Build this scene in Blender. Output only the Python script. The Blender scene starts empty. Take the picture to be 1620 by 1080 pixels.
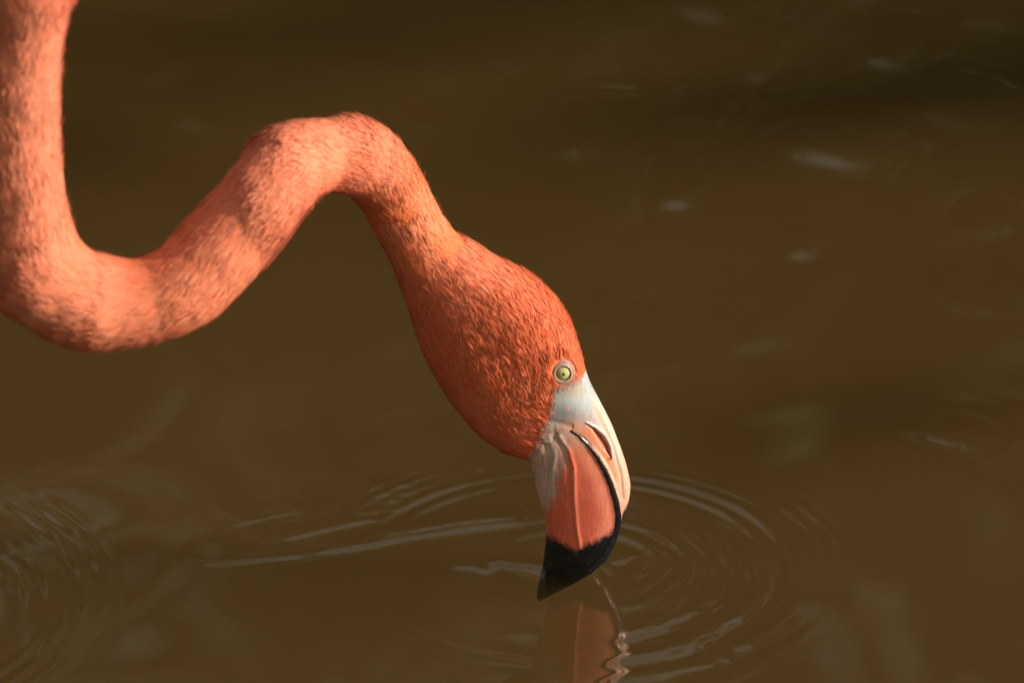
import bpy, math, random
import numpy as np
from mathutils import Vector, Matrix

# ------------------------------------------------------------------ camera, sky, sun, exposure
SC = bpy.context.scene
COL = SC.collection
RNG = np.random.default_rng(7)
random.seed(7)
PITCH = math.radians(25.0)
CS, SN = math.cos(PITCH), math.sin(PITCH)
DIST = 5.0                       # camera to the bill, metres
FPX = 12000.0                    # focal length in photo pixels (photo is 1620 wide)
RIGHT = np.array([1.0, 0.0, 0.0]); UP = np.array([0.0, SN, CS]); FWD = np.array([0.0, CS, -SN])
# the bill meets the water at the world origin
CAM = -(FWD * DIST + RIGHT * (905 - 810) / FPX * DIST + UP * (540 - 897) / FPX * DIST)

cd = bpy.data.cameras.new('camera')
cam = bpy.data.objects.new('camera', cd); COL.objects.link(cam)
cam.location = CAM; cam.rotation_euler = (math.pi / 2 - PITCH, 0, 0)
cd.sensor_width = 36.0; cd.lens = 36.0 * FPX / 1620.0
cd.clip_start = 0.05; cd.clip_end = 600.0
cd.dof.use_dof = True; cd.dof.focus_distance = 4.955; cd.dof.aperture_fstop = 5.2
SC.camera = cam

SUN_VEC = Vector((2.6, -0.40, 1.06)).normalized()
SUN_EL = math.asin(SUN_VEC.z)
SUN_AZ = math.atan2(SUN_VEC.x, SUN_VEC.y)       # clockwise from +Y
w = bpy.data.worlds.new('World'); SC.world = w; w.use_nodes = True
nt = w.node_tree; bg = nt.nodes['Background']
sky = nt.nodes.new('ShaderNodeTexSky'); sky.sky_type = 'NISHITA'; sky.sun_disc = False
sky.sun_elevation = SUN_EL; sky.sun_rotation = SUN_AZ
sky.air_density = 3.0; sky.dust_density = 0.4; sky.ozone_density = 1.0
nt.links.new(sky.outputs[0], bg.inputs[0]); bg.inputs[1].default_value = 0.095
sd = bpy.data.lights.new('sun', 'SUN'); sd.energy = 5.0; sd.angle = math.radians(0.53); sd.color = (1.0, 0.91, 0.79)
sun = bpy.data.objects.new('sun', sd); COL.objects.link(sun)
sun.rotation_euler = SUN_VEC.to_track_quat('Z', 'Y').to_euler(); sun.location = (4, -1, 3)
SC.view_settings.view_transform = 'Standard'; SC.view_settings.look = 'None'
SC.view_settings.exposure = 0.56; SC.view_settings.gamma = 1.0
SC.render.engine = 'CYCLES'
SC.cycles.use_denoising = True
SC.cycles.max_bounces = 6; SC.cycles.volume_bounces = 1; SC.cycles.transparent_max_bounces = 12
SC.cycles.diffuse_bounces = 2

# ------------------------------------------------------------------ helpers
def lin(r, g, b):
    c = np.array([r, g, b], float) / 255.0
    return np.where(c <= 0.04045, c / 12.92, ((c + 0.055) / 1.055) ** 2.4)

def ray(px, py):
    px = np.asarray(px, float); py = np.asarray(py, float)
    return FWD + ((px - 810) / FPX)[..., None] * RIGHT + ((540 - py) / FPX)[..., None] * UP
def at_y(px, py, y):            # point of the view ray on the upright plane at depth y
    d = ray(px, py); t = (np.asarray(y, float) - CAM[1]) / d[..., 1]
    return CAM + d * t[..., None]
def on_water(px, py):
    d = ray(px, py); t = -CAM[2] / d[..., 2]
    return CAM + d * t[..., None]
def project(P):
    v = P - CAM; z = v @ FWD
    return 810 + FPX * (v @ RIGHT) / z, 540 - FPX * (v @ UP) / z

def catmull(P, t):              # P (n,k); t in [0,n-1]
    P = np.asarray(P, float); n = len(P)
    i = np.clip(np.floor(t).astype(int), 0, n - 2); f = (t - i)[:, None]
    p0 = P[np.clip(i - 1, 0, n - 1)]; p1 = P[i]; p2 = P[i + 1]; p3 = P[np.clip(i + 2, 0, n - 1)]
    return 0.5 * (2 * p1 + (p2 - p0) * f + (2 * p0 - 5 * p1 + 4 * p2 - p3) * f ** 2 + (-p0 + 3 * p1 - 3 * p2 + p3) * f ** 3)

def smooth(a, b, x):
    t = np.clip((x - a) / (b - a), 0, 1); return t * t * (3 - 2 * t)
def hsh(i, j, k, seed):
    n = (i * 374761393 + j * 668265263 + k * 2147483647 + seed * 1274126177) & 0xFFFFFFFF
    n = ((n ^ (n >> 13)) * 1274126177) & 0xFFFFFFFF
    n = ((n ^ (n >> 16)) * 2246822519) & 0xFFFFFFFF
    return ((n ^ (n >> 15)) & 0xFFFF) / 65535.0
def vnoise(x, y, z=0.0, seed=0):
    x, y, z = np.broadcast_arrays(np.asarray(x, float), np.asarray(y, float), np.asarray(z, float))
    xi, yi, zi = np.floor(x).astype(np.int64), np.floor(y).astype(np.int64), np.floor(z).astype(np.int64)
    u, v, s = x - xi, y - yi, z - zi
    u = u * u * (3 - 2 * u); v = v * v * (3 - 2 * v); s = s * s * (3 - 2 * s)
    def c(a, b, d): return hsh(xi + a, yi + b, zi + d, seed)
    lo = (c(0,0,0)*(1-u)+c(1,0,0)*u)*(1-v)+(c(0,1,0)*(1-u)+c(1,1,0)*u)*v
    hi = (c(0,0,1)*(1-u)+c(1,0,1)*u)*(1-v)+(c(0,1,1)*(1-u)+c(1,1,1)*u)*v
    return lo * (1 - s) + hi * s
def polydist(poly, X, Y):       # distance to a polyline, arc position, side (+ = left of travel on the image)
    poly = np.asarray(poly, float)
    best = np.full(X.shape, 1e9); arc = np.zeros(X.shape); side = np.ones(X.shape); acc = 0.0
    for (ax, ay), (bx, by) in zip(poly[:-1], poly[1:]):
        dx, dy = bx - ax, by - ay; L = math.hypot(dx, dy)
        t = np.clip(((X - ax) * dx + (Y - ay) * dy) / (L * L), 0, 1)
        ex, ey = X - ax - t * dx, Y - ay - t * dy
        d = np.hypot(ex, ey); m = d < best
        best = np.where(m, d, best); arc = np.where(m, acc + t * L, arc)
        side = np.where(m, np.sign(dy * ex - dx * ey), side)
        acc += L
    return best, arc, side, acc
def inpoly(poly, X, Y):
    ins = np.zeros(X.shape, bool); n = len(poly)
    for i in range(n):
        x1, y1 = poly[i]; x2, y2 = poly[(i + 1) % n]
        cond = (y1 > Y) != (y2 > Y)
        xx = (x2 - x1) * (Y - y1) / ((y2 - y1) if y2 != y1 else 1e-9) + x1
        ins ^= cond & (X < xx)
    return ins

def obj(name, mesh, mat=None, parent=None, **props):
    o = bpy.data.objects.new(name, mesh); COL.objects.link(o)
    if mat is not None and not mesh.materials: mesh.materials.append(mat)
    if parent is not None: o.parent = parent
    for k, v in props.items(): o[k] = v
    return o
def make_mesh(name, V, F, colors=None, normals=None, smooth_shade=True):
    V = np.asarray(V, float)
    me = bpy.data.meshes.new(name)
    F = np.asarray(F)
    if F.dtype == object:
        me.from_pydata(V.tolist(), [], [list(f) for f in F])
    else:
        nf, k = F.shape
        me.vertices.add(len(V)); me.vertices.foreach_set('co', V.astype(np.float32).ravel())
        me.loops.add(nf * k); me.loops.foreach_set('vertex_index', F.astype(np.int32).ravel())
        me.polygons.add(nf)
        me.polygons.foreach_set('loop_start', (np.arange(nf) * k).astype(np.int32))
        me.polygons.foreach_set('loop_total', np.full(nf, k, np.int32))
        me.update(calc_edges=True)
    me.polygons.foreach_set('use_smooth', np.full(len(me.polygons), smooth_shade))
    if colors is not None:
        a = me.color_attributes.new('tint', 'FLOAT_COLOR', 'POINT')
        a.data.foreach_set('color', np.c_[np.clip(colors, 0, 1), np.ones(len(V))].astype(np.float32).ravel())
    me.validate()
    if normals is not None:
        me.normals_split_custom_set_from_vertices(np.asarray(normals, float).tolist())
    me.update()
    return me
def grid_normals(P, wrap=True):  # P rows x cols x 3
    du = np.gradient(P, axis=0)
    dv = (np.roll(P, -1, 1) - np.roll(P, 1, 1)) if wrap else np.gradient(P, axis=1)
    n = np.cross(du, dv); return n / (np.linalg.norm(n, axis=-1, keepdims=True) + 1e-12)

def mat_new(name):
    m = bpy.data.materials.new(name); m.use_nodes = True
    return m, m.node_tree, m.node_tree.nodes['Principled BSDF']
def flat_mat(name, col, rough=0.6, coat=0.0, noise=0.0, scale=60.0, bump=0.0):
    m, t, p = mat_new(name)
    p.inputs['Roughness'].default_value = rough; p.inputs['Coat Weight'].default_value = coat
    p.inputs['Coat Roughness'].default_value = 0.08
    p.inputs['Base Color'].default_value = (*col, 1)
    tc = t.nodes.new('ShaderNodeTexCoord'); n = t.nodes.new('ShaderNodeTexNoise')
    n.inputs['Scale'].default_value = scale; n.inputs['Detail'].default_value = 5
    t.links.new(tc.outputs['Object'], n.inputs['Vector'])
    if noise:
        r = t.nodes.new('ShaderNodeMixRGB'); r.blend_type = 'MIX'
        r.inputs[1].default_value = (*[c * (1 - noise) for c in col], 1); r.inputs[2].default_value = (*[min(1, c * (1 + noise)) for c in col], 1)
        t.links.new(n.outputs['Fac'], r.inputs[0]); t.links.new(r.outputs[0], p.inputs['Base Color'])
    if bump:
        b = t.nodes.new('ShaderNodeBump'); b.inputs['Strength'].default_value = bump; b.inputs['Distance'].default_value = 0.002
        t.links.new(n.outputs['Fac'], b.inputs['Height']); t.links.new(b.outputs[0], p.inputs['Normal'])
    return m
def tint_mat(name, rough, coat=0.0, spec=0.5, bump_scale=900.0, bump=0.15, translucent=0.0, sheen=0.0, sss=0.0, dist=0.0006):
    m, t, p = mat_new(name)
    a = t.nodes.new('ShaderNodeAttribute'); a.attribute_name = 'tint'
    p.inputs['Roughness'].default_value = rough; p.inputs['Coat Weight'].default_value = coat
    p.inputs['Coat Roughness'].default_value = 0.12; p.inputs['Specular IOR Level'].default_value = spec
    p.inputs['Sheen Weight'].default_value = sheen
    tc = t.nodes.new('ShaderNodeTexCoord'); n = t.nodes.new('ShaderNodeTexNoise')
    n.inputs['Scale'].default_value = bump_scale; n.inputs['Detail'].default_value = 4
    t.links.new(tc.outputs['Object'], n.inputs['Vector'])
    mx = t.nodes.new('ShaderNodeMixRGB'); mx.blend_type = 'MULTIPLY'; mx.inputs[0].default_value = 1.0
    mr = t.nodes.new('ShaderNodeMapRange'); mr.inputs['To Min'].default_value = 0.86; mr.inputs['To Max'].default_value = 1.12
    t.links.new(n.outputs['Fac'], mr.inputs['Value'])
    t.links.new(a.outputs['Color'], mx.inputs[1]); t.links.new(mr.outputs[0], mx.inputs[2])
    t.links.new(mx.outputs[0], p.inputs['Base Color'])
    if sss:
        p.inputs['Subsurface Weight'].default_value = sss
        p.inputs['Subsurface Radius'].default_value = (1.0, 0.35, 0.2); p.inputs['Subsurface Scale'].default_value = 0.002
    if bump:
        b = t.nodes.new('ShaderNodeBump'); b.inputs['Strength'].default_value = bump; b.inputs['Distance'].default_value = dist
        t.links.new(n.outputs['Fac'], b.inputs['Height']); t.links.new(b.outputs[0], p.inputs['Normal'])
    if translucent:
        out = t.nodes['Material Output']; ms = t.nodes.new('ShaderNodeMixShader'); tr = t.nodes.new('ShaderNodeBsdfTranslucent')
        t.links.new(mx.outputs[0], tr.inputs['Color']); ms.inputs[0].default_value = translucent
        t.links.new(p.outputs[0], ms.inputs[1]); t.links.new(tr.outputs[0], ms.inputs[2]); t.links.new(ms.outputs[0], out.inputs['Surface'])
    return m

# ------------------------------------------------------------------ ground (banks and pond bed in one sheet)
def axis(parts):
    out = []
    for a, b, st in parts: out += list(np.arange(a, b, st))
    return np.array(out + [parts[-1][1]])
gx = axis([(-200, -40, 10), (-40, 40, 1.0), (40, 200, 10)]); gy = axis([(-200, -30, 10), (-30, 30, 0.75), (30, 250, 10)])
GX, GY = np.meshgrid(gx, gy)
rr = np.hypot((GX + 1.5) / 6.9, (GY - 1.0) / 8.2)
GZ = -0.28 + 0.75 * smooth(0.93, 1.12, rr + 0.05 * (vnoise(GX * .4, GY * .4, 0, 3) - .5)) + 0.25 * vnoise(GX * .3, GY * .3, 0, 5) * smooth(1.0, 1.3, rr)
idx = np.arange(GX.size).reshape(GX.shape)
GF = np.stack([idx[:-1, :-1], idx[:-1, 1:], idx[1:, 1:], idx[1:, :-1]], -1).reshape(-1, 4)
mg, t, p = mat_new('bank_soil')
n = t.nodes.new('ShaderNodeTexNoise'); n.inputs['Scale'].default_value = 1.3; n.inputs['Detail'].default_value = 8
r = t.nodes.new('ShaderNodeValToRGB'); r.color_ramp.elements[0].position = .38; r.color_ramp.elements[0].color = (.07, .055, .03, 1)
r.color_ramp.elements[1].position = .62; r.color_ramp.elements[1].color = (.05, .075, .025, 1)
tc = t.nodes.new('ShaderNodeTexCoord'); t.links.new(tc.outputs['Object'], n.inputs['Vector']); t.links.new(n.outputs['Fac'], r.inputs[0]); t.links.new(r.outputs[0], p.inputs['Base Color'])
p.inputs['Roughness'].default_value = .95
obj('ground', make_mesh('ground', np.c_[GX.ravel(), GY.ravel(), GZ.ravel()], GF), mg, kind='structure', label='muddy pond bed rising to grassy banks around the water', category='ground')

# ------------------------------------------------------------------ water: a closed body with a rippled surface
def grow(a, b, st, k=1.25):
    out = [a]; s = st * k; sg = 1 if b > a else -1
    while abs(out[-1] - a) < abs(b - a):
        out.append(out[-1] + sg * s); s *= k
    out[-1] = b
    return out[1:]
fx = np.arange(-0.42, 0.345, 0.0017); fy = np.concatenate([np.arange(-0.215, 0.33, 0.0018), np.arange(0.33, 1.08, 0.0045)])
wx = np.array(grow(fx[0], -8.6, .003)[::-1] + list(fx) + grow(fx[-1], 5.6, .003))
wy = np.array(grow(fy[0], -7.3, .003)[::-1] + list(fy) + grow(fy[-1], 9.3, .006))
WX, WY = np.meshgrid(wx, wy)
def gauss_ridge(pts, width, amp, fade=0.25, onesided=True):      # a wavelet crest along a line given in photo pixels, laid on the water
    P = on_water(np.array([q[0] for q in pts], float), np.array([q[1] for q in pts], float))[:, :2]
    d, arc, side, L = polydist(P, WX, WY)
    e = smooth(0, fade * L, arc) * smooth(0, fade * L, L - arc)
    if onesided:
        yl = np.interp(WX, P[:, 0], P[:, 1]) if P[0, 0] < P[-1, 0] else np.interp(WX, P[::-1, 0], P[::-1, 1])
        return amp * e * np.exp(-(d / np.where(WY > yl, width * 3.2, width)) ** 2)
    return amp * e * np.exp(-(d / width) ** 2)
H = np.zeros(WX.shape)
R0 = np.hypot(WX, WY); TH = np.degrees(np.arctan2(WY, WX))
def ang(c, wd): return np.exp(-((((TH - c + 180) % 360) - 180) / wd) ** 2)
nz = vnoise(WX * 40, WY * 40, 0, 11)
# outgoing packet of rings
R2 = R0 + .005 * (vnoise(WX * 12, WY * 12, 0, 22) - .5)
H += .00048 * np.cos(2 * np.pi * (R2 - .1305) / .0145) * np.exp(-((R0 - .137) / .0125) ** 2) * (ang(52, 32) * (.55 + .8 * vnoise(WX * 18, WY * 18, 0, 23)) + .55 * ang(135, 17) + .10 * ang(-60, 60))
H += .00016 * np.cos(2 * np.pi * (R0 - .168) / .012) * np.exp(-((R0 - .170) / .012) ** 2) * (ang(24, 12) * (.3 + nz) + .8 * ang(136, 12))
# fine inner rings, strongest to the right of the bill
r1 = R0 + .014 * (vnoise(WX * 16, WY * 16, 0, 21) - .5) + .005 * (vnoise(WX * 60, WY * 60, 0, 24) - .5)
nzb = smooth(.35, .75, vnoise(WX * 30, WY * 30, 0, 25))
H += .00026 * np.cos(2 * np.pi * (r1 - .062) / .0145) * np.exp(-((R0 - .082) / .026) ** 2) * ang(10, 42) * (.35 + .9 * nzb)
H += .00030 * np.cos(2 * np.pi * (R0 - .058) / .020) * np.exp(-((R0 - .055) / .018) ** 2) * ang(60, 50)
H += .00007 * np.cos(2 * np.pi * (r1 - .10) / .0085 + 3 * np.sin(TH / 18)) * np.exp(-((R0 - .105) / .02) ** 2) * ang(-25, 35) * (.1 + 1.8 * nzb)
H += .00034 * np.cos(2 * np.pi * (r1 - .098) / .030) * np.exp(-((R0 - .12) / .045) ** 2) * ang(-62, 30)
# wake lines to the left of the bill
H += gauss_ridge([(862, 822), (800, 826), (720, 836), (640, 848), (560, 862), (480, 872)], .0052, .0006, .25) * (.5 + .8 * nz)
H += gauss_ridge([(560, 862), (470, 874), (380, 882), (270, 893)], .007, .00025, .35)
H += gauss_ridge([(850, 812), (740, 822), (640, 838), (560, 850)], .005, .00035)
H += gauss_ridge([(640, 812), (560, 824), (480, 842), (420, 858)], .005, .00032)
H += gauss_ridge([(500, 800), (430, 812), (350, 832)], .006, .0002)
for k, (x0, y0) in enumerate([(575, 768), (572, 780), (560, 792), (555, 806)]):
    H += gauss_ridge([(x0, y0 + 6), (x0 + 40, y0), (x0 + 85, y0 - 4)], .0042, .00026)
H += gauss_ridge([(862, 893), (820, 893), (785, 888), (775, 878)], .0048, .0010, .3)
H += gauss_ridge([(785, 905), (750, 895), (710, 893)], .005, .0004)
H += gauss_ridge([(960, 892), (985, 885), (1010, 872)], .004, .0004)
# rings of the legs, off to the left
LEGC = on_water(np.array([-520.0]), np.array([960.0]))[0]
RL = np.hypot(WX - LEGC[0], WY - LEGC[1]) + .016 * (vnoise(WX * 11, WY * 11, 0, 31) - .5) + .004 * (vnoise(WX * 45, WY * 45, 0, 32) - .5)
AL = np.degrees(np.arctan2(WY - LEGC[1], WX - LEGC[0]))
H += .00019 * np.cos(2 * np.pi * RL / .0145) * np.exp(-((RL - .232) / .017) ** 2) * np.exp(-((AL - 24) / 15) ** 2) * (.1 + 1.5 * nzb)
H += .00007 * np.cos(2 * np.pi * RL / .0150) * np.exp(-((RL - .275) / .020) ** 2) * np.exp(-((AL - 20) / 22) ** 2) * nz * 1.4
H += .00004 * np.cos(2 * np.pi * RL / .0128) * np.exp(-((RL - .25) / .03) ** 2) * np.exp(-((AL + 20) / 10) ** 2)
# separate wavelets farther out
for (x0, y0, x1, y1, wd, am) in [(q[0] - .15 * (q[2] - q[0]), q[1] - .15 * (q[3] - q[1]), q[2] + .15 * (q[2] - q[0]), q[3] + .15 * (q[3] - q[1]), q[4], q[5]) for q in [(1035, -8, 1190, 42, .020, .0017), (1345, 86, 1450, 102, .018, .0013), (1385, 152, 1570, 205, .016, .0013),
        (1215, 215, 1405, 272, .022, .0021), (1030, 318, 1110, 324, .013, .0011), (1240, 402, 1300, 402, .010, .0009),
        (1505, 362, 1600, 376, .012, .0008), (1420, 672, 1560, 712, .010, .0005), (860, 228, 960, 242, .020, .0009), (1165, 118, 1220, 122, .016, .0008),
        (180, 130, 400, 225, .030, .0013), (1300, -5, 1380, 4, .02, .0012), (1480, 26, 1640, 34, .022, .0013), (1060, 180, 1180, 192, .016, .0007),
        (1480, 470, 1580, 500, .010, .0005), (180, 330, 330, 300, .03, .0006), (620, 100, 760, 140, .03, .0008)]]:
    H += gauss_ridge([(x0, y0), ((x0 + x1) / 2, (y0 + y1) / 2 - 3), (x1, y1)], wd * 1.05, am * 1.45, .5)
# long slow swell
for k in range(16):
    lam = 0.16 + 0.6 * RNG.random(); a = math.radians(100 + 40 * RNG.standard_normal())
    kx, ky = 2 * math.pi / lam * math.cos(a), 2 * math.pi / lam * math.sin(a)
    H += (0.0036 / (2 * math.pi / lam)) * np.sin(kx * WX + ky * WY + 6.28 * RNG.random()) * (0.4 + 0.6 * smooth(.05, .35, R0))
H *= np.exp(-(np.hypot(WX, WY) / 5.0) ** 4)
qd = (np.hypot((WX + .002) / .018, WY / .009) - 1) * .012
H += .0016 * np.exp(-np.maximum(qd, 0) / .0035)
nyy, nxx = WX.shape
idx = np.arange(WX.size).reshape(WX.shape)
WF = np.stack([idx[:-1, :-1], idx[:-1, 1:], idx[1:, 1:], idx[1:, :-1]], -1).reshape(-1, 4)
topV = np.c_[WX.ravel(), WY.ravel(), H.ravel()]
edge = np.concatenate([idx[0, :], idx[1:, -1], idx[-1, -2::-1], idx[-2:0:-1, 0]])
base = len(topV); low = topV[edge].copy(); low[:, 2] = -1.2
nE = len(edge); e2 = np.roll(edge, -1); l1 = base + np.arange(nE); l2 = np.roll(l1, -1)
SF = np.stack([e2, edge, l1, l2], -1)
faces = [list(map(int, f)) for f in []]
wm = make_mesh('water', np.r_[topV, low], np.r_[WF, SF])
import bmesh
bm = bmesh.new(); bm.from_mesh(wm); bm.verts.ensure_lookup_table()
bm.faces.new([bm.verts[int(i)] for i in l1[::-1]]); bm.to_mesh(wm); bm.free()
mw = bpy.data.materials.new('murky_water'); mw.use_nodes = True; t = mw.node_tree; t.nodes.clear()
out = t.nodes.new('ShaderNodeOutputMaterial'); geo = t.nodes.new('ShaderNodeNewGeometry')
dot = t.nodes.new('ShaderNodeVectorMath'); dot.operation = 'DOT_PRODUCT'
t.links.new(geo.outputs['Normal'], dot.inputs[0]); t.links.new(geo.outputs['Incoming'], dot.inputs[1])
def mth(op, a, b=None):
    nd = t.nodes.new('ShaderNodeMath'); nd.operation = op
    for i, v in enumerate((a, b)):
        if v is None: continue
        if isinstance(v, (int, float)): nd.inputs[i].default_value = v
        else: t.links.new(v, nd.inputs[i])
    return nd.outputs[0]
ab = mth('ABSOLUTE', dot.outputs['Value']); fr = mth('ADD', mth('MULTIPLY', mth('POWER', mth('SUBTRACT', 1.0, ab), 4.2), 0.98), 0.02)
gl = t.nodes.new('ShaderNodeBsdfGlossy'); gl.inputs['Roughness'].default_value = 0.015; gl.inputs['Color'].default_value = (1, 1, 1, 1)
tp = t.nodes.new('ShaderNodeBsdfTransparent'); ms = t.nodes.new('ShaderNodeMixShader')
t.links.new(fr, ms.inputs[0]); t.links.new(tp.outputs[0], ms.inputs[1]); t.links.new(gl.outputs[0], ms.inputs[2]); t.links.new(ms.outputs[0], out.inputs['Surface'])
KEXT = 2.8; ALB = (0.238, 0.131, 0.038, 1)
vs = t.nodes.new('ShaderNodeVolumeScatter'); va = t.nodes.new('ShaderNodeVolumeAbsorption'); ad = t.nodes.new('ShaderNodeAddShader')
for nd in (vs, va): nd.inputs['Density'].default_value = KEXT; nd.inputs['Color'].default_value = ALB
t.links.new(vs.outputs[0], ad.inputs[0]); t.links.new(va.outputs[0], ad.inputs[1]); t.links.new(ad.outputs[0], out.inputs['Volume'])
obj('water', wm, mw, kind='structure', label='murky brown pond water with rings spreading from the bill', category='water')

# specks drifting on the pond
rs = np.random.default_rng(77); SV, SF2 = [], []
for k in range(16):
    q = on_water(np.array([rs.uniform(-100, 1700)]), np.array([rs.uniform(0, 1120)]))[0]; r_ = .0003 + .0006 * rs.random() ** 2; b_ = len(SV)
    if math.hypot(q[0], q[1]) < .05: continue
    hz = H[np.argmin(np.abs(wy - q[1])), np.argmin(np.abs(wx - q[0]))]
    for (dx_, dy_, dz_) in ((1, 0, 0), (0, .7, 0), (-1, 0, 0), (0, -.7, 0), (0, 0, .6), (0, 0, -.6)):
        SV.append((q[0] + r_ * dx_ * (1 + rs.random()), q[1] + r_ * dy_ * (1 + rs.random()), hz + r_ * dz_))
    SF2 += [(b_, b_ + 1, b_ + 4), (b_ + 1, b_ + 2, b_ + 4), (b_ + 2, b_ + 3, b_ + 4), (b_ + 3, b_, b_ + 4), (b_ + 1, b_, b_ + 5), (b_ + 2, b_ + 1, b_ + 5), (b_ + 3, b_ + 2, b_ + 5), (b_, b_ + 3, b_ + 5)]
obj('floating_specks', make_mesh('floating_specks', SV, np.array(SF2)), flat_mat('speck', (.14, .10, .06), .8, 0, .3, 400), kind='stuff', label='tiny pale specks drifting on the brown pond water', category='debris')

# ------------------------------------------------------------------ flamingo
# stations across the bird from bill tip to tail: throat side L, crown side R (photo pixels), depth y, half-thickness ratio
ST = [
 (851,944, 853,949,  0, .50), (850,934, 878,941,  0, .50), (854,914, 912,924,  0, .46), (858,895, 942,903,  0, .45), (860,872, 966,874,  0, .46),
 (862,846, 982,842,  0, .48), (861,816, 996,804,  0, .49), (855,792, 1002,771, 0, .48), (848,768, 998,744,  0, .47), (843,746, 990,718,  0, .47),
 (836,727, 977,690,  0, .47), (803,713, 961,658,  0, .47), (767,691, 946,630,  0, .50), (736,661, 932,600,  0, .54), (710,629, 921,562,  0, .56),
 (688,594, 909,524,  0, .58), (671,560, 890,488,  0, .60), (660,531, 865,459,  0, .63), (651,504, 835,436,  0, .68), (643,479, 800,415,  0, .74),
 (633,452, 765,393,  0, .82), (622,425, 735,378,  .002, .88), (610,400, 712,354, .005, .94), (597,375, 693,325, .01, .97), (581,346, 678,295, .015, .98),
 (563,321, 660,262, .02, .98), (549,308, 638,231, .026, .97), (533,302, 611,205, .032, .96), (518,302, 576,188, .038, .96), (501,310, 520,188, .044, .97),
 (486,325, 470,190, .05, .98), (470,351, 426,203, .056, .98), (448,386, 390,240, .062, 1), (420,419, 351,285, .068, 1), (386,456, 316,322, .075, 1),
 (351,490, 285,356, .082, 1), (315,515, 258,386, .09, 1), (272,534, 232,400, .10, 1), (225,547, 207,406, .11, 1), (160,556, 180,403, .12, 1),
 (105,548, 150,396, .13, 1), (60,528, 128,378, .14, 1), (20,505, 115,355, .15, 1), (-20,470, 104,320, .16, 1), (-45,420, 96,280, .17, 1),
 (-55,360, 92,230, .18, 1), (-60,290, 92,180, .19, 1), (-60,220, 94,130, .195, 1), (-55,140, 98,90, .20, 1), (-42,60, 106,40, .205, 1), (-32,-20, 118,-10, .21, 1)]
ST = [(a, b, cc, d, float(np.interp(q, [20, 24, 27, 29, 32, 36, 40, 50], [0, -.006, -.030, -.055, -.095, -.125, -.138, -.152])), k) for q, (a, b, cc, d, y, k) in enumerate(ST)]
ctr = [((42, -15)), (38, -150), (22, -300), (-20, -450), (-110, -590), (-260, -710), (-460, -790), (-700, -840), (-950, -860), (-1200, -840), (-1430, -790), (-1620, -720), (-1780, -650)]
wid = [75, 78, 82, 90, 108, 150, 230, 300, 325, 290, 205, 100, 14]
for i in range(1, len(ctr)):
    a = np.array(ctr[i - 1], float); b = np.array(ctr[min(i + 1, len(ctr) - 1)], float); d = (b - a) / np.linalg.norm(b - a)
    c = np.array(ctr[i], float); lft = np.array([d[1], -d[0]])
    L, Rr = c + lft * wid[i], c - lft * wid[i]
    ST.append((L[0], L[1], Rr[0], Rr[1], -.150 + .012 * i, 1.0 if i < 6 else .85))
ST = np.array(ST)
NB, NS = 11, 50                  # bill stations, last station in frame
cen = (ST[:, :2] + ST[:, 2:4]) / 2
ts = []
for i in range(len(ST) - 1):
    seg = max(np.linalg.norm(ST[i + 1, :2] - ST[i, :2]), np.linalg.norm(ST[i + 1, 2:4] - ST[i, 2:4]))
    step = 1.1 if i < 14 else (3.2 if i < NS else 16.0)
    k = max(2, int(seg / step)); ts.append(i + np.arange(k) / k)
ts = np.concatenate(ts + [[len(ST) - 1.0]])
S = catmull(ST, ts); nr = len(ts)
NU = 150
th = np.linspace(0, math.pi, NU + 1); uu = (1 - np.cos(th)) / 2
full = np.concatenate([np.arange(NU + 1), np.arange(NU - 1, 0, -1)])     # column -> across index
sgn = np.concatenate([np.ones(NU + 1), -np.ones(NU - 1)]); sgn[0] = sgn[NU] = 0
L3 = at_y(S[:, 0], S[:, 1], S[:, 4]); R3 = at_y(S[:, 2], S[:, 3], S[:, 4])
C3 = (L3 + R3) / 2; inpl = R3 - L3
wv_ = smooth(16, 22, ts)[:, None]                                       # the neck's sections face the view squarely
dep = ((C3 - CAM) @ FWD / FPX)[:, None]
inpl = inpl * (1 - wv_) + wv_ * dep * ((S[:, 2] - S[:, 0])[:, None] * RIGHT + (S[:, 1] - S[:, 3])[:, None] * UP)
fl_ = 1 - (3.6 * dep[:, 0] * smooth(11.5, 15, ts)) / np.linalg.norm(inpl, axis=1)   # room for the feather coat
inpl *= np.clip(fl_, .5, 1)[:, None]; L3 = C3 - inpl / 2; R3 = C3 + inpl / 2
half = np.linalg.norm(inpl, axis=1) / 2
tang = np.gradient(C3, axis=0); tang /= np.linalg.norm(tang, axis=1)[:, None]
outv = np.cross(inpl, tang); outv /= np.linalg.norm(outv, axis=1)[:, None]
outv[outv[:, 1] > 0] *= -1                                              # toward the viewer side
for _ in range(60):                                                     # even out the roll along the neck
    outv[1:-1] = (outv[:-2] + outv[1:-1] * 2 + outv[2:]) / 4
outv -= (np.sum(outv * inpl, 1) / (np.sum(inpl * inpl, 1) + 1e-12))[:, None] * inpl
outv /= np.linalg.norm(outv, axis=1)[:, None]
expo = 2.0 + .35 * smooth(0, 4, ts) * (1 - smooth(14, 20, ts))
prof = (np.maximum(1 - np.abs(2 * uu[None, :] - 1) ** expo[:, None], 0)) ** (1 / expo[:, None])   # rows x NU+1
thick = half * S[:, 5]
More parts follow.
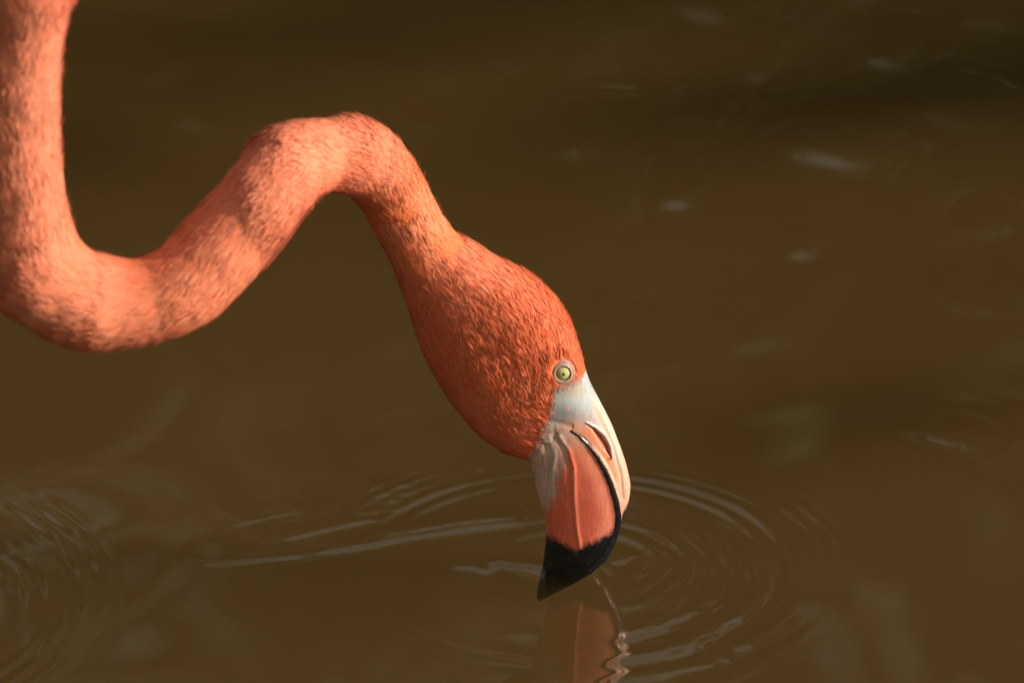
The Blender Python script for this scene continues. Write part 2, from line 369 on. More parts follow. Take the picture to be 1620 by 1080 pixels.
# the throat pouch is narrower than the skull: shift thickness toward the crown on the head, toward the throat on the bill
skew = (smooth(11, 14, ts) * (1 - smooth(17, 22, ts)))[:, None] * (0.22 * (uu[None, :] - .5))
prof = prof * (1 + skew)
def build(prof):
    Pf = L3[:, None, :] + inpl[:, None, :] * uu[None, :, None]
    off = outv[:, None, :] * (thick[:, None] * prof)[:, :, None]
    P = Pf[:, full] + off[:, full] * sgn[None, :, None]
    return P
P = build(prof)
PXf, PYf = project(P[:, :NU + 1]); PX = PXf[:, full]; PY = PYf[:, full]
PXM, PYM = PX, PY
NRM = grid_normals(P)
if np.sum(NRM[100, NU // 2] * outv[100]) < 0: NRM = -NRM; FLIP = True
else: FLIP = False
T = np.repeat(ts[:, None], P.shape[1], 1)

MOUTH = [(900, 680), (914, 689), (929, 702), (944, 721), (957, 744), (967, 768), (975, 795), (978, 815), (976, 835), (969, 857), (957, 880), (938, 899), (908, 918), (876, 934), (850, 947)]
FACE = [(931, 584), (914, 603), (898, 613), (874, 615), (871, 640), (869, 660), (860, 682), (850, 708), (834, 731), (800, 960), (1100, 960), (1100, 560), (940, 572)]
EYE = (891, 591)
dM, aM, sM, LM = polydist(MOUTH, PX, PY)
bandw = 2.2 + 3.4 * smooth(0, 150, aM) - 1.0 * smooth(230, 330, aM)
upper_side = sM > 0
nr1 = vnoise(PX / 9, PY / 9, 0, 41); nr2 = vnoise(PX / 3.2, PY / 3.2, 0, 42)
isface = inpoly(FACE, PX + 3 * (nr1 - .5) * 2, PY + 3 * (nr2 - .5) * 2)
# ---- relief of the bill, in metres along the normal
disp = np.zeros(PX.shape)
bill = T < 12.5
onM = bill & isface
step_ = np.where(upper_side, 1, -1) * dM
inset = smooth(-1.0, 5.0, step_ - bandw)                                # upper bill sits inside the lower one
disp += np.where(onM, -.0020 * inset * smooth(0, 70, aM) * smooth(655, 735, PY), 0)
disp += np.where(onM, .0009 * np.exp(-((dM - bandw * .2) / bandw) ** 2) * smooth(0, 60, aM), 0)      # raised dark edge
disp += np.where(onM, -.0011 * np.exp(-((step_ - bandw - .6) / 1.2) ** 2) * smooth(0, 40, aM), 0)       # gap line
lam_ = np.where(onM & (aM > 195) & (aM < 330), .00028 * np.sin(aM * 2 * math.pi / 4.2) * np.exp(-((dM) / 4.0) ** 2), 0)
disp += lam_
NOS = [(929, 671), (940, 679), (952, 695), (962, 711), (968, 723)]
dN, aN, sN, LN = polydist(NOS, PX, PY)
noswid = .8 + 4.2 * smooth(0, LN * .6, aN) * smooth(-2, LN * .30, LN - aN)
disp += np.where(onM, -.0016 * np.exp(-(dN / noswid) ** 2), 0)
disp += np.where(onM, .0008 * np.exp(-((dN - noswid * 1.7) / 3.0) ** 2) * (sN > 0), 0)                # flap over the nostril
RIDGE = [(885, 690), (900, 712), (908, 740), (909, 790), (912, 830), (918, 868)]
dR, aR, sR, LR = polydist(RIDGE, PX, PY)
disp += np.where(onM & ~upper_side, .0005 * np.exp(-(dR / 3.2) ** 2) - .00035 * np.exp(-(((dR * sR) + 6) / 4.5) ** 2), 0)
EDGE2 = [(868, 690), (876, 720), (873, 760), (874, 800), (873, 840), (872, 880)]
dE, aE, sE, LE = polydist(EDGE2, PX, PY)
disp += np.where(onM & ~upper_side, .0003 * np.exp(-(dE / 3.0) ** 2), 0)
disp += np.where(onM, -.0006 * np.exp(-((dE * -sE - 9) / 6.0) ** 2) * (PY > 700) * (~upper_side), 0)
CULM = [(938, 637), (955, 672), (974, 712), (985, 752), (988, 790)]
dC, aC, sC, LC = polydist(CULM, PX, PY)
disp += np.where(onM & upper_side, -.0007 * np.exp(-(dC / 3.0) ** 2), 0)
# soft folds of the chin skin and cheek
fold = np.sin(PX / 3.1 + PY / 40 + 3 * nr1) * np.exp(-(((PX - 862) / 26) ** 2 + ((PY - 712) / 45) ** 2))
disp += np.where(isface, .00018 * fold, 0)
disp += np.where(isface, .0009 * np.exp(-(((PX - 905) / 20) ** 2 + ((PY - 647) / 16) ** 2)), 0)
disp += np.where(isface, -.0005 * np.exp(-((PY - 668 - (PX - 880) * .25) / 5.0) ** 2) * (np.abs(PX - 885) < 22), 0)
# the eye socket
dEy = np.hypot(PX - EYE[0], PY - EYE[1])
disp += -.0036 * np.exp(-(dEy / 16.0) ** 4) + .0004 * np.exp(-((dEy - 25) / 7.0) ** 2)
# ruffled clumps over the plumage
plum = ~isface & (dEy > 23)
cl = vnoise(PX / 16, PY / 16, sgn[None, :] * 3, 51) - .5
cl2 = vnoise(PX / 42, PY / 42, sgn[None, :] * 3, 52) - .5
disp += np.where(plum & (T < NS + 3), .0003 * cl + .0003 * cl2, 0) * smooth(12, 17, T)
P = P + NRM * disp[..., None]
NRM2 = grid_normals(P); NRM2 = -NRM2 if FLIP else NRM2
# poles of the grid
# ---- colours (pigment of skin, horn and plumage)
def mix(a, b, f):
    f = np.asarray(f)[..., None]; return a * (1 - f) + b * f
def c(r, g, b): return np.array([r, g, b], float)
COLR = np.zeros(P.shape)
def plumage(px, py, tt, n1, n2):
    deep = c(.76, .130, .030); orange = c(.84, .205, .045); coral = c(.86, .235, .100); pink = c(.88, .310, .185); pale = c(.94, .46, .32)
    f_head = 1 - smooth(15.5, 22, tt)
    f_arch = smooth(23, 28, tt) * (1 - smooth(32, 37, tt))
    base = mix(np.broadcast_to(coral, px.shape + (3,)), deep, f_head * (.40 + .45 * smooth(560, 900, px)))
    base = mix(base, orange, smooth(19, 22, tt) * (1 - smooth(24, 28, tt)) * .7)
    base = mix(base, pink, f_arch * .30)
    base = mix(base, pink, smooth(34, 44, tt) * .60)
    base = mix(base, pale, smooth(.55, .9, n1) * (.20 - .12 * f_head))
    base = mix(base, deep, smooth(.55, .95, n2) * .25)
    return base
n1 = vnoise(PX / 30, PY / 30, sgn[None, :] * 5, 61); n2 = vnoise(PX / 14, PY / 14, sgn[None, :] * 5, 62); n3 = vnoise(PX / 6, PY / 22, 0, 63)
COLR[:] = plumage(PX, PY, T, n1, n2) * .95
white = c(.33, .335, .34); grey = c(.235, .25, .27); cream = c(.33, .28, .20); peach = c(.56, .29, .20); pinkw = c(.82, .60, .52)
fc = np.broadcast_to(white, P.shape).copy()
fc = mix(fc, np.broadcast_to(cream, P.shape), np.exp(-((PY - 618) / 9.0) ** 2) * .75 * (PX < 925))
fc = mix(fc, np.broadcast_to(grey, P.shape), np.exp(-(((PX - 893) / 24) ** 2 + ((PY - 655) / 15) ** 2)) * .8)
fc = mix(fc, np.broadcast_to(peach, P.shape), .85 * smooth(660, 690, PY + (PX - 925) * -.30 + 8 * (nr1 - .5)) * (PX > 893))
fc = mix(fc, np.broadcast_to(pinkw, P.shape), np.where(upper_side, smooth(0, 16, dC * -sC * -1) * .0, 0))
# upper bill: pale culmen strip, colour raised for its sunlit edge highlight; peach flank
cul = smooth(-5, 5, dC * sC)
fc = np.where((onM & upper_side & (PY > 625))[..., None], mix(mix(fc, np.broadcast_to(c(.62, .27, .17), P.shape), .75 * smooth(640, 700, PY)), np.broadcast_to(c(.66, .46, .37), P.shape), cul * .85), fc)
fc = np.where((onM & upper_side)[..., None], mix(fc, np.broadcast_to(c(.60, .275, .175), P.shape), .75 * smooth(690, 760, PY) * (1 - .25 * nr1)), fc)
fc = mix(fc, np.broadcast_to(c(.80, .30, .18), P.shape), np.where(onM & upper_side, .8 * np.exp(-(dC / 3.5) ** 2) * smooth(632, 650, PY) * (1 - smooth(715, 760, PY)), 0))
fc = mix(fc, np.broadcast_to(c(.78, .22, .11), P.shape), np.where(onM & upper_side, .9 * np.exp(-((dN * -sN - 6) / 8.0) ** 2) * smooth(668, 685, PY) * (1 - smooth(722, 745, PY)), 0))
fc = mix(fc, np.broadcast_to(c(.46, .37, .34), P.shape), np.where(onM & upper_side, .85 * np.exp(-((dN * sN - 9) / 5.0) ** 2) * smooth(660, 675, PY) * (1 - smooth(722, 738, PY)), 0))
# lower bill: coral red fading up into whitish chin skin
red = c(.84, .165, .100); red2 = c(.70, .12, .065)
lower = onM & ~upper_side
chin = np.clip(1 - smooth(-14, 22, (PX - 872) - (PY - 770) * -.32 + 12 * (nr1 - .5)), 0, 1) * (1 - smooth(785, 825, PY + 14 * (n3 - .5)))
chin = np.maximum(chin, 1 - smooth(684, 706, PY - (PX - 900) * .5 + 6 * (nr2 - .5)))
lw = mix(np.broadcast_to(red, P.shape), np.broadcast_to(red2, P.shape), np.clip(smooth(3, -5, dR * sR) * .55 * smooth(0, 40, dR + 25) + .3 * (nr1 - .4), 0, 1))
lw = mix(lw, np.broadcast_to(c(.86, .30, .19), P.shape), .7 * np.exp(-((dM - 16) / 12.0) ** 2))
lw = mix(lw, np.broadcast_to(c(.88, .34, .24), P.shape), .6 * np.exp(-(dR / 1.6) ** 2) * (PY > 740))
streak = vnoise(PX / 3.0, PY / 26, 0, 71)
skin = mix(np.broadcast_to(c(.58, .37, .30), P.shape), np.broadcast_to(c(.42, .24, .19), P.shape), smooth(.45, .8, streak))
skin = mix(skin, np.broadcast_to(c(.56, .42, .35), P.shape), np.exp(-((dE) / 5.0) ** 2) * .7)
lw = mix(lw, skin, chin)
fc = np.where(lower[..., None] & (PY > 676)[..., None], lw, fc)
fc = mix(fc, skin, np.where(isface & ~upper_side & (PX < 899) & (PY > 664), smooth(664, 680, PY + 6 * (nr2 - .5)) * chin, 0))
# small orange fleck on the lore
fc = mix(fc, np.broadcast_to(c(.72, .30, .14), P.shape), .9 * np.exp(-(((PX - 898) / 2.6) ** 2 + ((PY - 645) / 3.2) ** 2)))
# grain, scratches and mud stains of the horn
grain = vnoise(PX / 1.6, PY / 14, 0, 72); spots = (vnoise((PX * .8 + PY * .6) / 4.0, (PY * .8 - PX * .6) / 4.0, 0, 73) + vnoise((PX * .5 - PY * .87) / 3.1, (PY * .5 + PX * .87) / 3.1, 0, 75)) / 2
fc = fc * (.86 + .28 * grain)[..., None]
fc = mix(fc, np.broadcast_to(c(.16, .085, .045), P.shape), .35 * smooth(.72, .92, spots) + .10 * smooth(.6, .9, vnoise(PX / 15, PY / 20, 0, 74)) * (PY > 680))
# horn black
BL = [(840, 838), (862, 846), (872, 850), (886, 857), (904, 866), (914, 869), (925, 862), (945, 855), (962, 845), (975, 835), (984, 826), (986, 822)]
bl_y = np.interp(PX, [q[0] for q in BL], [q[1] for q in BL])
blk_low = smooth(-8, 7, PY - bl_y + 4 * (nr2 - .5) + 5 * (streak - .5) + 4 * (nr1 - .5))
blk_up = smooth(-6, 6, PY - (797 + (999 - PX) * 1.55) + 5 * (nr2 - .5))
blk = np.where(upper_side, blk_up, blk_low)
edgeband = onM & (step_ < bandw) & (step_ > -bandw * .9) & (aM > 2)
black = mix(np.broadcast_to(c(.004, .0045, .006), P.shape), np.broadcast_to(c(.012, .015, .021), P.shape), nr1 * .6)
fc = mix(fc, black, np.where(isface & (T < 12), blk, 0))
fc = np.where(edgeband[..., None], black, fc)
fc = np.where((onM & (dN < noswid * .75))[..., None], np.broadcast_to(c(.30, .055, .025), P.shape), fc)
COLR = np.where(isface[..., None], fc, COLR)

# ---- cut the grid into parts
nc = P.shape[1]
idx = np.arange(nr * nc).reshape(nr, nc); nxt = np.roll(idx, -1, 1)
Q = np.stack([idx[:-1], idx[1:], nxt[1:], nxt[:-1]], -1)
if FLIP: Q = Q[..., ::-1]
def facemask(m):  # a face belongs where most of its corners do
    m = m.astype(np.int8); n_ = np.roll(m, -1, 1)
    return (m[:-1] + m[1:] + n_[1:] + n_[:-1]) >= 3
f_face = facemask(isface)
f_nos = facemask(onM & (dN < noswid * .75))
f_edge = facemask(edgeband & (PY > 683)) & ~f_nos
billzone = isface & (T < 12.5) & ((upper_side & (PY > 655 + (PX - 930) * .2 - 10)) | (~upper_side & (PY - (PX - 838) * -.62 > 733)))
f_bill = facemask(billzone)
f_up = facemask(upper_side)
f_upper = f_bill & f_up & ~f_edge & ~f_nos
f_lower = f_bill & ~f_up & ~f_edge & ~f_nos
f_skin = f_face & ~f_bill & ~f_edge & ~f_nos
f_body = ~(f_upper | f_lower | f_skin | f_edge | f_nos)
allV = P.reshape(-1, 3); allC = COLR.reshape(-1, 3); allN = NRM2.reshape(-1, 3)
def cut(name, fm, mat, parent, extra=None, **props):
    F = Q[fm]; used = np.unique(F); remap = np.full(len(allV), -1); remap[used] = np.arange(len(used))
    return obj(name, make_mesh(name, allV[used], remap[F], allC[used], allN[used]), mat, parent, **props)

M_skin = tint_mat('bird_skin', .55, 0.0, .35, 1400, .35, sss=.12)
M_horn = tint_mat('bill_horn', .34, .18, .45, 1600, .28, sss=.08)
M_wet = tint_mat('bill_black_horn', .20, .7, .5, 1500, .25)
M_under = tint_mat('plumage_base', .85, 0, .15, 260, .5, sheen=.1)
M_feather = tint_mat('plumage_feather', .70, 0, .22, 1200, 0, translucent=.28, sheen=0)

bird = bpy.data.objects.new('flamingo', None); COL.objects.link(bird)
bird['label'] = 'coral orange flamingo dipping its black-tipped bill into the pond'; bird['category'] = 'flamingo'
body = cut('body', f_body, M_under, bird)
skin_o = cut('facial_skin', f_skin, M_skin, bird, label='bare whitish skin between eye and bill')
up_o = cut('upper_bill', f_upper, M_horn, bird, label='pale peach upper bill with black tip')
lo_o = cut('lower_bill', f_lower, M_horn, bird, label='coral red lower bill with black tip')
cut('bill_edge', f_edge, M_wet, lo_o, label='black ridged edge of the lower bill')
front = np.zeros((nr, nc), bool); front[:, :NU] = True
cut('nostril', f_nos & front[:-1], M_skin, up_o); cut('nostril', f_nos & ~front[:-1], M_skin, up_o)

# ---- wet beads on the bill where it leaves the water
M_bead, t_, p_ = mat_new('water_bead')
p_.inputs['Base Color'].default_value = (.9, .9, .9, 1); p_.inputs['Roughness'].default_value = .03; p_.inputs['Transmission Weight'].default_value = 1.0; p_.inputs['IOR'].default_value = 1.33
for (bx_, by_, br_) in [(930, 893, .0012), (952, 882, .0011), (956, 886, .0014), (944, 887, .0008), (966, 726, .0009), (912, 894, .0007)]:
    dd = np.where(sgn[None, :] == 1, (PX - bx_) ** 2 + (PY - by_) ** 2, 1e9); i, j = np.unravel_index(np.argmin(dd), dd.shape)
    V, F = [], []
    for a in range(7):
        for k in range(12):
            V.append(P[i, j] + br_ * np.array([math.sin(a * math.pi / 6) * math.cos(k * math.pi / 6), math.sin(a * math.pi / 6) * math.sin(k * math.pi / 6), math.cos(a * math.pi / 6)]))
    F = np.array([(a * 12 + k, (a + 1) * 12 + k, (a + 1) * 12 + (k + 1) % 12, a * 12 + (k + 1) % 12) for a in range(6) for k in range(12)])
    obj('water_bead', make_mesh('water_bead', V, F), M_bead, lo_o)

# ---- the eyes
M_lid = tint_mat('eyelid_skin', .5, .1, .4, 1500, .2)
M_iris = tint_mat('iris', .25, 1.0, .5, 2500, .1)
M_pupil = flat_mat('pupil', (.004, .004, .004), .1, 1.0)
def lathe(profile, seg, frame, org, ell=1.0, shift=np.zeros(3)):
    V, F = [], []
    for (rad, h, *_) in profile:
        for k in range(seg):
            a = 2 * math.pi * k / seg
            V.append(org + shift * max(0, rad - .0055) + frame[0] * (rad * math.cos(a) * ell) + frame[1] * (rad * math.sin(a)) + frame[2] * h)
    for i in range(len(profile) - 1):
        for k in range(seg):
            F.append((i * seg + k, i * seg + (k + 1) % seg, (i + 1) * seg + (k + 1) % seg, (i + 1) * seg + k))
    return np.array(V), np.array(F)
for s_ in (1, -1):
    sel = (sgn[None, :] == s_) & (T > 10) & (T < 17)
    dd = np.where(sel, (PX - EYE[0]) ** 2 + (PY - EYE[1]) ** 2, 1e9); i, j = np.unravel_index(np.argmin(dd), dd.shape)
    o = P[i, j] - NRM[i, j] * disp[i, j]; nrm = NRM[i, j].copy()
    ax = outv[i] * s_; nrm = nrm * .35 + ax * .65; nrm /= np.linalg.norm(nrm)
    e1 = tang[i] - nrm * np.dot(tang[i], nrm); e1 /= np.linalg.norm(e1); e2_ = np.cross(nrm, e1)
    fr_ = (e1, e2_, nrm); u = .5 * .001
    lid = []
    for (rad, h, tone) in [(10.2, -1.4, 0), (9.6, -.2, 0), (8.9, .35, .2), (8.3, .55, .5), (8.0, .30, 0), (7.7, .60, .5), (7.2, .95, .7), (6.9, .80, .25), (6.6, 1.0, .7), (6.1, 1.25, .9), (5.6, 1.25, .8), (5.2, 1.15, .7), (4.95, .85, .35), (4.85, .2, .1)]:
        lid.append((rad * 1e-3 * .98, h * 1e-3, tone))
    V, F = lathe(lid, 56, fr_, o, 1.08, np.array([-.42, 0, -.12]))
    tone = np.repeat([q[2] for q in lid], 56)
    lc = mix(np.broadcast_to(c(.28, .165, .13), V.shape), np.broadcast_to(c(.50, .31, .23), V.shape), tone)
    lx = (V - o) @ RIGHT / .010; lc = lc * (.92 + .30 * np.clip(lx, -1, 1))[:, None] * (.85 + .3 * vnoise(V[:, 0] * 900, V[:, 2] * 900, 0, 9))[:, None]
    eye = bpy.data.objects.new('eye', None); COL.objects.link(eye); eye.parent = bird; eye['label'] = 'pale yellow eye in a wrinkled pinkish ring'
    obj('eyelid', make_mesh('eyelid', V, F, lc), M_lid, eye)
    ir = [(6.0e-3 * math.sin(a), -.0022 + .0042 * math.cos(a)) for a in np.linspace(1.57, 0.02, 22)]
    V, F = lathe(ir, 48, fr_, o)
    rad = np.repeat([q[0] for q in ir], 48) / 6.0e-3
    angk = np.tile(np.arange(48), len(ir))
    ic = mix(np.broadcast_to(c(.44, .42, .16), V.shape), np.broadcast_to(c(.54, .51, .24), V.shape), hsh(angk, angk * 0, angk * 0, 5) * .8)
    ic = mix(ic, np.broadcast_to(c(.24, .18, .07), V.shape), smooth(.62, .80, rad) * .7)
    obj('iris', make_mesh('iris', V, F, ic), M_iris, eye)
    pu = [(1.2e-3 * math.sin(a), .00180 + .00024 * math.cos(a)) for a in np.linspace(1.57, 0.02, 6)]
    V, F = lathe(pu, 24, fr_, o)
    obj('pupil', make_mesh('pupil', V, F), M_pupil, eye)

# ---- plumage: small overlapping feather blades lying toward the tail
def feathers(name, count, rowmax, rowmin, ln, wd, lift, spread, seed, pal=1.0, wild=False, mask=None, fade=None):
    rg = np.random.default_rng(seed)
    ok = f_body & (ts[:-1, None] < rowmax) & (ts[:-1, None] >= rowmin) & (facemask(dEy > 20.5))
    if mask is not None: ok = mask
    A = np.linalg.norm(np.cross(P[1:] - P[:-1], np.roll(P, -1, 1)[:-1] - P[:-1]), axis=-1) * ok
    pr = (A / A.sum()).ravel(); pick = rg.choice(len(pr), count, p=pr)
    ri, ci = np.unravel_index(pick, A.shape); a, b = rg.random(count), rg.random(count); cj = (ci + 1) % nc
    def lerp(G):
        a_, b_ = (a[:, None], b[:, None]) if G.ndim == 3 else (a, b)
        return (G[ri, ci] * (1 - a_) + G[ri + 1, ci] * a_) * (1 - b_) + (G[ri, cj] * (1 - a_) + G[ri + 1, cj] * a_) * b_
    O = lerp(P); Nn = lerp(NRM2); Nn /= np.linalg.norm(Nn, axis=1)[:, None]
    tp_ = lerp(T); x, y = PX[ri, ci], PY[ri, ci]; sg_ = sgn[ci]
    D = P[ri + 1, ci] - P[ri, ci]; D -= Nn * np.sum(D * Nn, 1)[:, None]; D /= np.linalg.norm(D, axis=1)[:, None]
    Bv = np.cross(Nn, D)
    swirl = (vnoise(x / 26, y / 26, sg_ * 4, seed + 1) - .5) * 2
    an = swirl * spread + rg.normal(0, spread * .5, count)
    D2 = D * np.cos(an)[:, None] + Bv * np.sin(an)[:, None]; B2 = np.cross(Nn, D2)
    clump = vnoise(x / 9, y / 9, sg_ * 4, seed + 2)
    near = 1 - smooth(10.5, 19, tp_)
    big = 1 + 1.2 * smooth(NS, NS + 7, tp_)
    le = ln * (.6 + .8 * rg.random(count)) * (1 - .32 * near) * big; wi = wd * (.6 + .8 * rg.random(count)) * (1 - .15 * near) * big
    lf = lift * (.25 + 1.5 * rg.random(count) ** 2 + 1.0 * (clump - .5)) * (1 - .15 * near)
    if wild: lf = lift * (.5 + rg.random(count))
    lf = np.maximum(lf, .02)
    rows = [(0.0, .55, -.10), (.35, 1.0, .30), (.72, .80, .80), (1.0, .10, 1.0)]
    if wild: rows = [(0, 1, -.05), (.4, .8, .3), (.75, .5, .8), (1.0, .08, 1.25)]
    V = np.zeros((count, 8, 3))
    for k, (f, wv, h) in enumerate(rows):
        mid = O + D2 * (le * f)[:, None] + Nn * (le * lf * h)[:, None] + Nn * .0001
        mid += B2 * (rg.normal(0, .05, count) * le * f * f)[:, None]
        V[:, 2 * k] = mid - B2 * (wi * wv * .5)[:, None]; V[:, 2 * k + 1] = mid + B2 * (wi * wv * .5)[:, None]
    b0 = (np.arange(count) * 8)[:, None]
    F = np.concatenate([b0 + np.array([2 * k, 2 * k + 2, 2 * k + 3, 2 * k + 1]) for k in range(3)], 0)
    base_ = plumage(x, y, tp_, vnoise(x / 30, y / 30, sg_ * 5, 61), vnoise(x / 14, y / 14, sg_ * 5, 62))
    rnd = rg.random(count)
    hd = 1 - smooth(15.5, 22, tp_)
    tipc = mix(base_, np.broadcast_to(c(.93, .44, .31), base_.shape), (.14 + .40 * rnd ** 2) * (1 - .35 * hd) * pal)
    basec = mix(base_, np.broadcast_to(c(.66, .085, .018), base_.shape), .06 + .26 * rg.random(count))
    CC = np.zeros((count, 8, 3))
    for k, f in enumerate([0, .35, .75, 1.0]):
        m_ = mix(basec, tipc, np.full(count, f)); CC[:, 2 * k] = m_; CC[:, 2 * k + 1] = m_
    if fade is not None:
        CC = CC * (1 - fade[ri, ci])[:, None, None] + c(.46, .37, .32) * fade[ri, ci][:, None, None]
    CC *= (.91 + .18 * rg.random(count))[:, None, None]
    me = make_mesh(name, V.reshape(-1, 3), F, CC.reshape(-1, 3))
    # shade the blades as part of the rounded coat: blend blade and skin normals
    bn = np.cross(V[:, 3] - V[:, 2], V[:, 6] - V[:, 2]); bn /= np.linalg.norm(bn, axis=1)[:, None] + 1e-12
    bn *= np.sign(np.sum(bn * Nn, 1))[:, None]
    vn = bn * .6 + Nn * .4 + B2 * rg.normal(0, .16, count)[:, None]; vn /= np.linalg.norm(vn, axis=1)[:, None]
    me.normals_split_custom_set_from_vertices(np.repeat(vn, 8, 0).tolist())
    return obj(name, me, M_feather, bird, kind='stuff')
feathers('plumage', 190000, NS + 1.5, 9.0, .0125, .00110, .042, .17, 101)
feathers('down', 6000, NS + 1.5, 12.0, .0068, .0005, .25, .4, 102, wild=True)
dF, _a, _s, _l = polydist(FACE[1:9], PX, PY)
feathers('face_down', 2600, 99, 0, .0050, .0006, .06, .35, 104, mask=f_skin & facemask(dF < 7.5) & facemask(dEy > 22), fade=smooth(0, 8, dF))
feathers('back_plumage', 9000, len(ST) - 1.1, NS + 1.5, .012, .006, .16, .2, 103)

# ---- wings, tail side out of frame, and legs standing in the pond
def tube(path, radii, seg=16):
    path = np.array(path, float); V, F = [], []
    tg = np.gradient(path, axis=0); tg /= np.linalg.norm(tg, axis=1)[:, None]
    ref = np.array([0, 1.0, 0])
    for p_, d_, r_ in zip(path, tg, radii):
        a = np.cross(d_, ref); a /= np.linalg.norm(a); b = np.cross(d_, a)
        for k in range(seg):
            q = 2 * math.pi * k / seg; V.append(p_ + (a * math.cos(q) + b * math.sin(q)) * r_)
    n_ = len(path)
    for i in range(n_ - 1):
        for k in range(seg): F.append((i * seg + k, i * seg + (k + 1) % seg, (i + 1) * seg + (k + 1) % seg, (i + 1) * seg + k))
    return np.array(V), np.array(F)
M_leg = flat_mat('leg_skin', (.62, .28, .24), .5, 0, .25, 120, .3)
M_wing = flat_mat('wing_plumage', (.80, .24, .14), .75, 0, .35, 30, .5)
def row_at(tv): return int(np.argmin(np.abs(ts - tv)))
ib = row_at(NS + 7); bodyc = C3[ib]
for s_ in (1, -1):
    y0 = bodyc[1] - s_ * .045; x0 = bodyc[0] - .05; ztop = bodyc[2] - .06
    key = np.array([(x0, y0, ztop), (x0 - .02, y0, ztop - .16), (x0 - .03 * s_, y0, .40), (x0 - .035 * s_, y0, .37), (x0 - .03 * s_, y0, .34), (x0 + .01, y0, .05), (x0 + .02, y0, -.262)])
    rad = np.array([[.050], [.022], [.011], [.0165], [.012], [.009], [.010]])
    tt = np.linspace(0, len(key) - 1, 60)
    V, F = tube(catmull(key, tt), np.clip(catmull(rad, tt)[:, 0], .006, .06))
    leg = obj('leg', make_mesh('leg', V, F), M_leg, bird)
    foot = key[-1]
    for k, a_ in enumerate((-.5, 0, .5)):
        d_ = np.array([math.cos(a_), math.sin(a_), -.04])
        tp2 = np.linspace(0, .085, 8)[:, None] * d_ + foot + np.array([0, 0, .004])
        V, F = tube(tp2, np.linspace(.008, .004, 8), 10); obj('toe', make_mesh('toe', V, F), M_leg, leg)
    # folded wing: a shell over the flank, in rows of overlapping coverts
    V, F = [], []; n1_, n2_ = 40, 18
    for i in range(n1_):
        f = i / (n1_ - 1); k = row_at(NS + 5.2 + 6.9 * f)
        for j in range(n2_):
            g = j / (n2_ - 1); a_ = math.radians(-38 + 105 * g)
            rs = 1.05 + .02 * math.sin(f * 40 + j)
            cpt = C3[k] if f < .85 else C3[k] + tang[k] * (f - .85) * .5
            e = half[k]; up_ = inpl[k] / (2 * e)
            edge_ = .25 + .75 * math.sin(math.pi * min(1, .12 + f * .9)) ** .5
            V.append(cpt + outv[k] * s_ * thick[k] * rs * math.cos(a_) + up_ * e * rs * math.sin(a_) * edge_)
    for i in range(n1_ - 1):
        for j in range(n2_ - 1):
            q = i * n2_ + j; F.append((q, q + 1, q + n2_ + 1, q + n2_))
    wo = obj('wing', make_mesh('wing', V, np.array(F)), M_wing, bird)
    md = wo.modifiers.new('thickness', 'SOLIDIFY'); md.thickness = .008

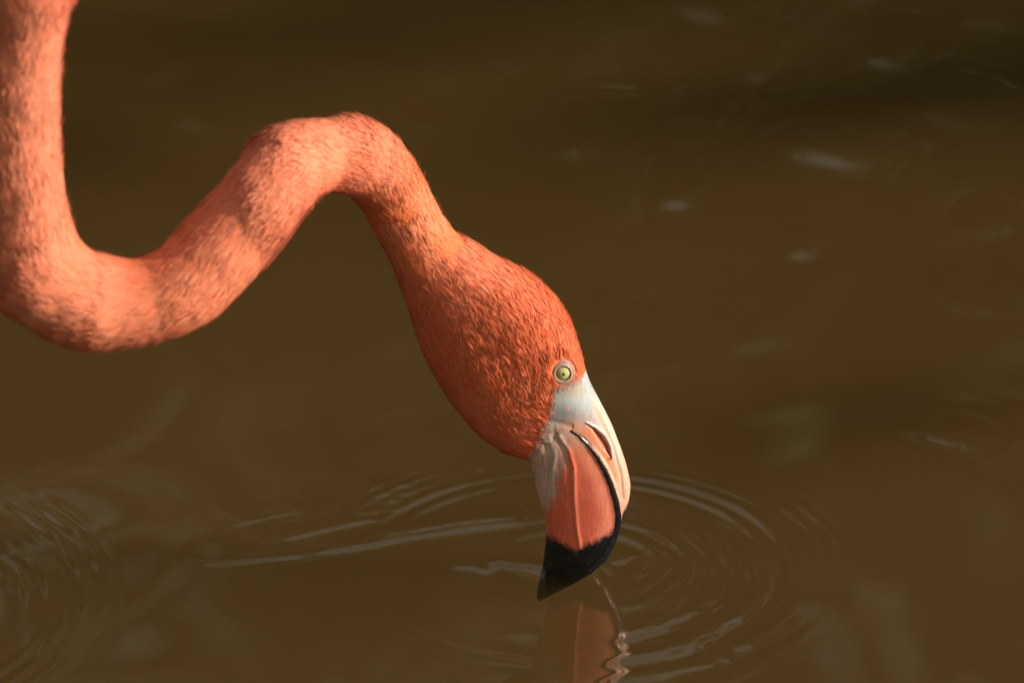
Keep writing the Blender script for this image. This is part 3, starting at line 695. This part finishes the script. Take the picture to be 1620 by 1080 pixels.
# ------------------------------------------------------------------ unseen bank trees, added to darken the reflection, shade water and block sky light
M_bark = flat_mat('bark', (.10, .075, .05), .9, 0, .4, 9, .8)
M_leaf = flat_mat('leaf', (.05, .085, .022), .55, 0, .5, 1.5)
def tree_mesh(seed, hgt):
    rg = np.random.default_rng(seed); V, F = [], []; off = 0; tips = []
    def add(v, f):
        nonlocal off
        V.append(v); F.append(f + off); off += len(v)
    tr = np.array([[.25 * hgt / 6 * math.sin(k * 1.3 + seed), .2 * math.cos(k + seed), hgt * .72 * k / 7] for k in range(8)])
    add(*tube(tr, np.linspace(.16, .05, 8), 9))
    for k in range(15):
        b = tr[1 + k % 6]; a = rg.random() * 6.283; ln = (1.2 + .9 * rg.random()) * hgt / 6
        pts = np.array([b + np.array([math.cos(a), math.sin(a), .55 + .3 * rg.random()]) * ln * f + np.array([0, 0, -.2 * f * f]) for f in np.linspace(0, 1, 5)])
        add(*tube(pts, np.linspace(.05, .015, 5), 6)); tips += [pts[3], pts[4], pts[2]]
    tips += [tr[7], tr[6] + [0, 0, .5], tr[7] + [0, 0, .5]]
    tips = np.array(tips); n_ = 12000
    c0 = tips[rg.integers(0, len(tips), n_)]; ctr_ = c0 + rg.normal(0, 1, (n_, 3)) * np.array([.42, .42, .34]) * hgt / 6
    low = rg.random(n_) < .34                       # skirts of low branches down to the bank
    aa = rg.random(n_) * 6.283; rl = (.5 + 1.5 * rg.random(n_) ** .6) * hgt / 6
    ctr_[low] = np.stack([rl * np.cos(aa), rl * np.sin(aa), .05 + .36 * hgt * rg.random(n_)], 1)[low]
    ctr_[:, 2] = np.maximum(ctr_[:, 2], .05)
    d1 = rg.normal(0, 1, (n_, 3)); d1 /= np.linalg.norm(d1, axis=1)[:, None]
    d2 = np.cross(d1, rg.normal(0, 1, (n_, 3))); d2 /= np.linalg.norm(d2, axis=1)[:, None]
    l_ = (.08 + .09 * rg.random(n_))[:, None]
    lv = np.stack([ctr_ - d1 * l_, ctr_ + d2 * l_ * .42, ctr_ + d1 * l_, ctr_ - d2 * l_ * .42], 1).reshape(-1, 3)
    return make_mesh('trunk', np.concatenate(V), np.concatenate(F)), make_mesh('crown', lv, np.arange(n_ * 4).reshape(-1, 4), smooth_shade=False)
kinds = [tree_mesh(s, h) for s, h in ((1, 6.4), (2, 7.2), (3, 5.8))]
for k, (x, y, kd, sc_, rz) in enumerate([(-6.5, 12.0, 0, 1.0, .3), (-3.9, 11.7, 1, 1.0, 1.2), (-1.6, 12.2, 2, 1.1, 2.2), (.5, 11.8, 0, 1.05, 4.0), (2.6, 12.1, 1, .95, 5.1), (4.8, 11.7, 2, 1.1, .8), (7.2, 12.3, 0, 1.1, 3.0), (-9.2, 11.9, 1, 1.05, 2.0), (7.4, 1.75, 1, .85, 2.6), (7.6, 5.4, 2, 1.1, 1.7),
        (-5.2, 14.8, 2, 1.1, 1.1), (-2.6, 15.2, 0, 1.05, 5.5), (-.4, 14.7, 1, 1.0, 3.3), (1.7, 15.3, 2, 1.1, .2), (3.8, 14.8, 0, 1.05, 2.4), (6.1, 15.1, 1, 1.0, 4.4),
        (-9.8, -3.6, 0, 1.2, .9), (-9.6, -1.0, 1, 1.1, 3.9), (-9.9, 1.6, 2, 1.3, 2.9), (-9.7, 4.2, 0, 1.2, 5.0), (-5.6, -10.0, 1, 1.1, 1.9), (-2.9, -10.4, 2, 1.3, .4), (-.3, -10.1, 0, 1.2, 4.7), (2.4, -10.3, 1, 1.1, 2.1)]):  # left bank and behind the camera: added to cut sky fill on the bird
    tr = bpy.data.objects.new('added_bank_tree', None); COL.objects.link(tr)
    tr.location = (x, y, .35); tr.rotation_euler = (0, 0, rz); tr.scale = (sc_,) * 3
    tr['label'] = 'leafy green tree added out of view on the bank around the pond'; tr['category'] = 'tree'; tr['group'] = 'unseen trees added on the bank around the pond'
    obj('trunk', kinds[kd][0], M_bark, tr); obj('crown', kinds[kd][1], M_leaf, tr)
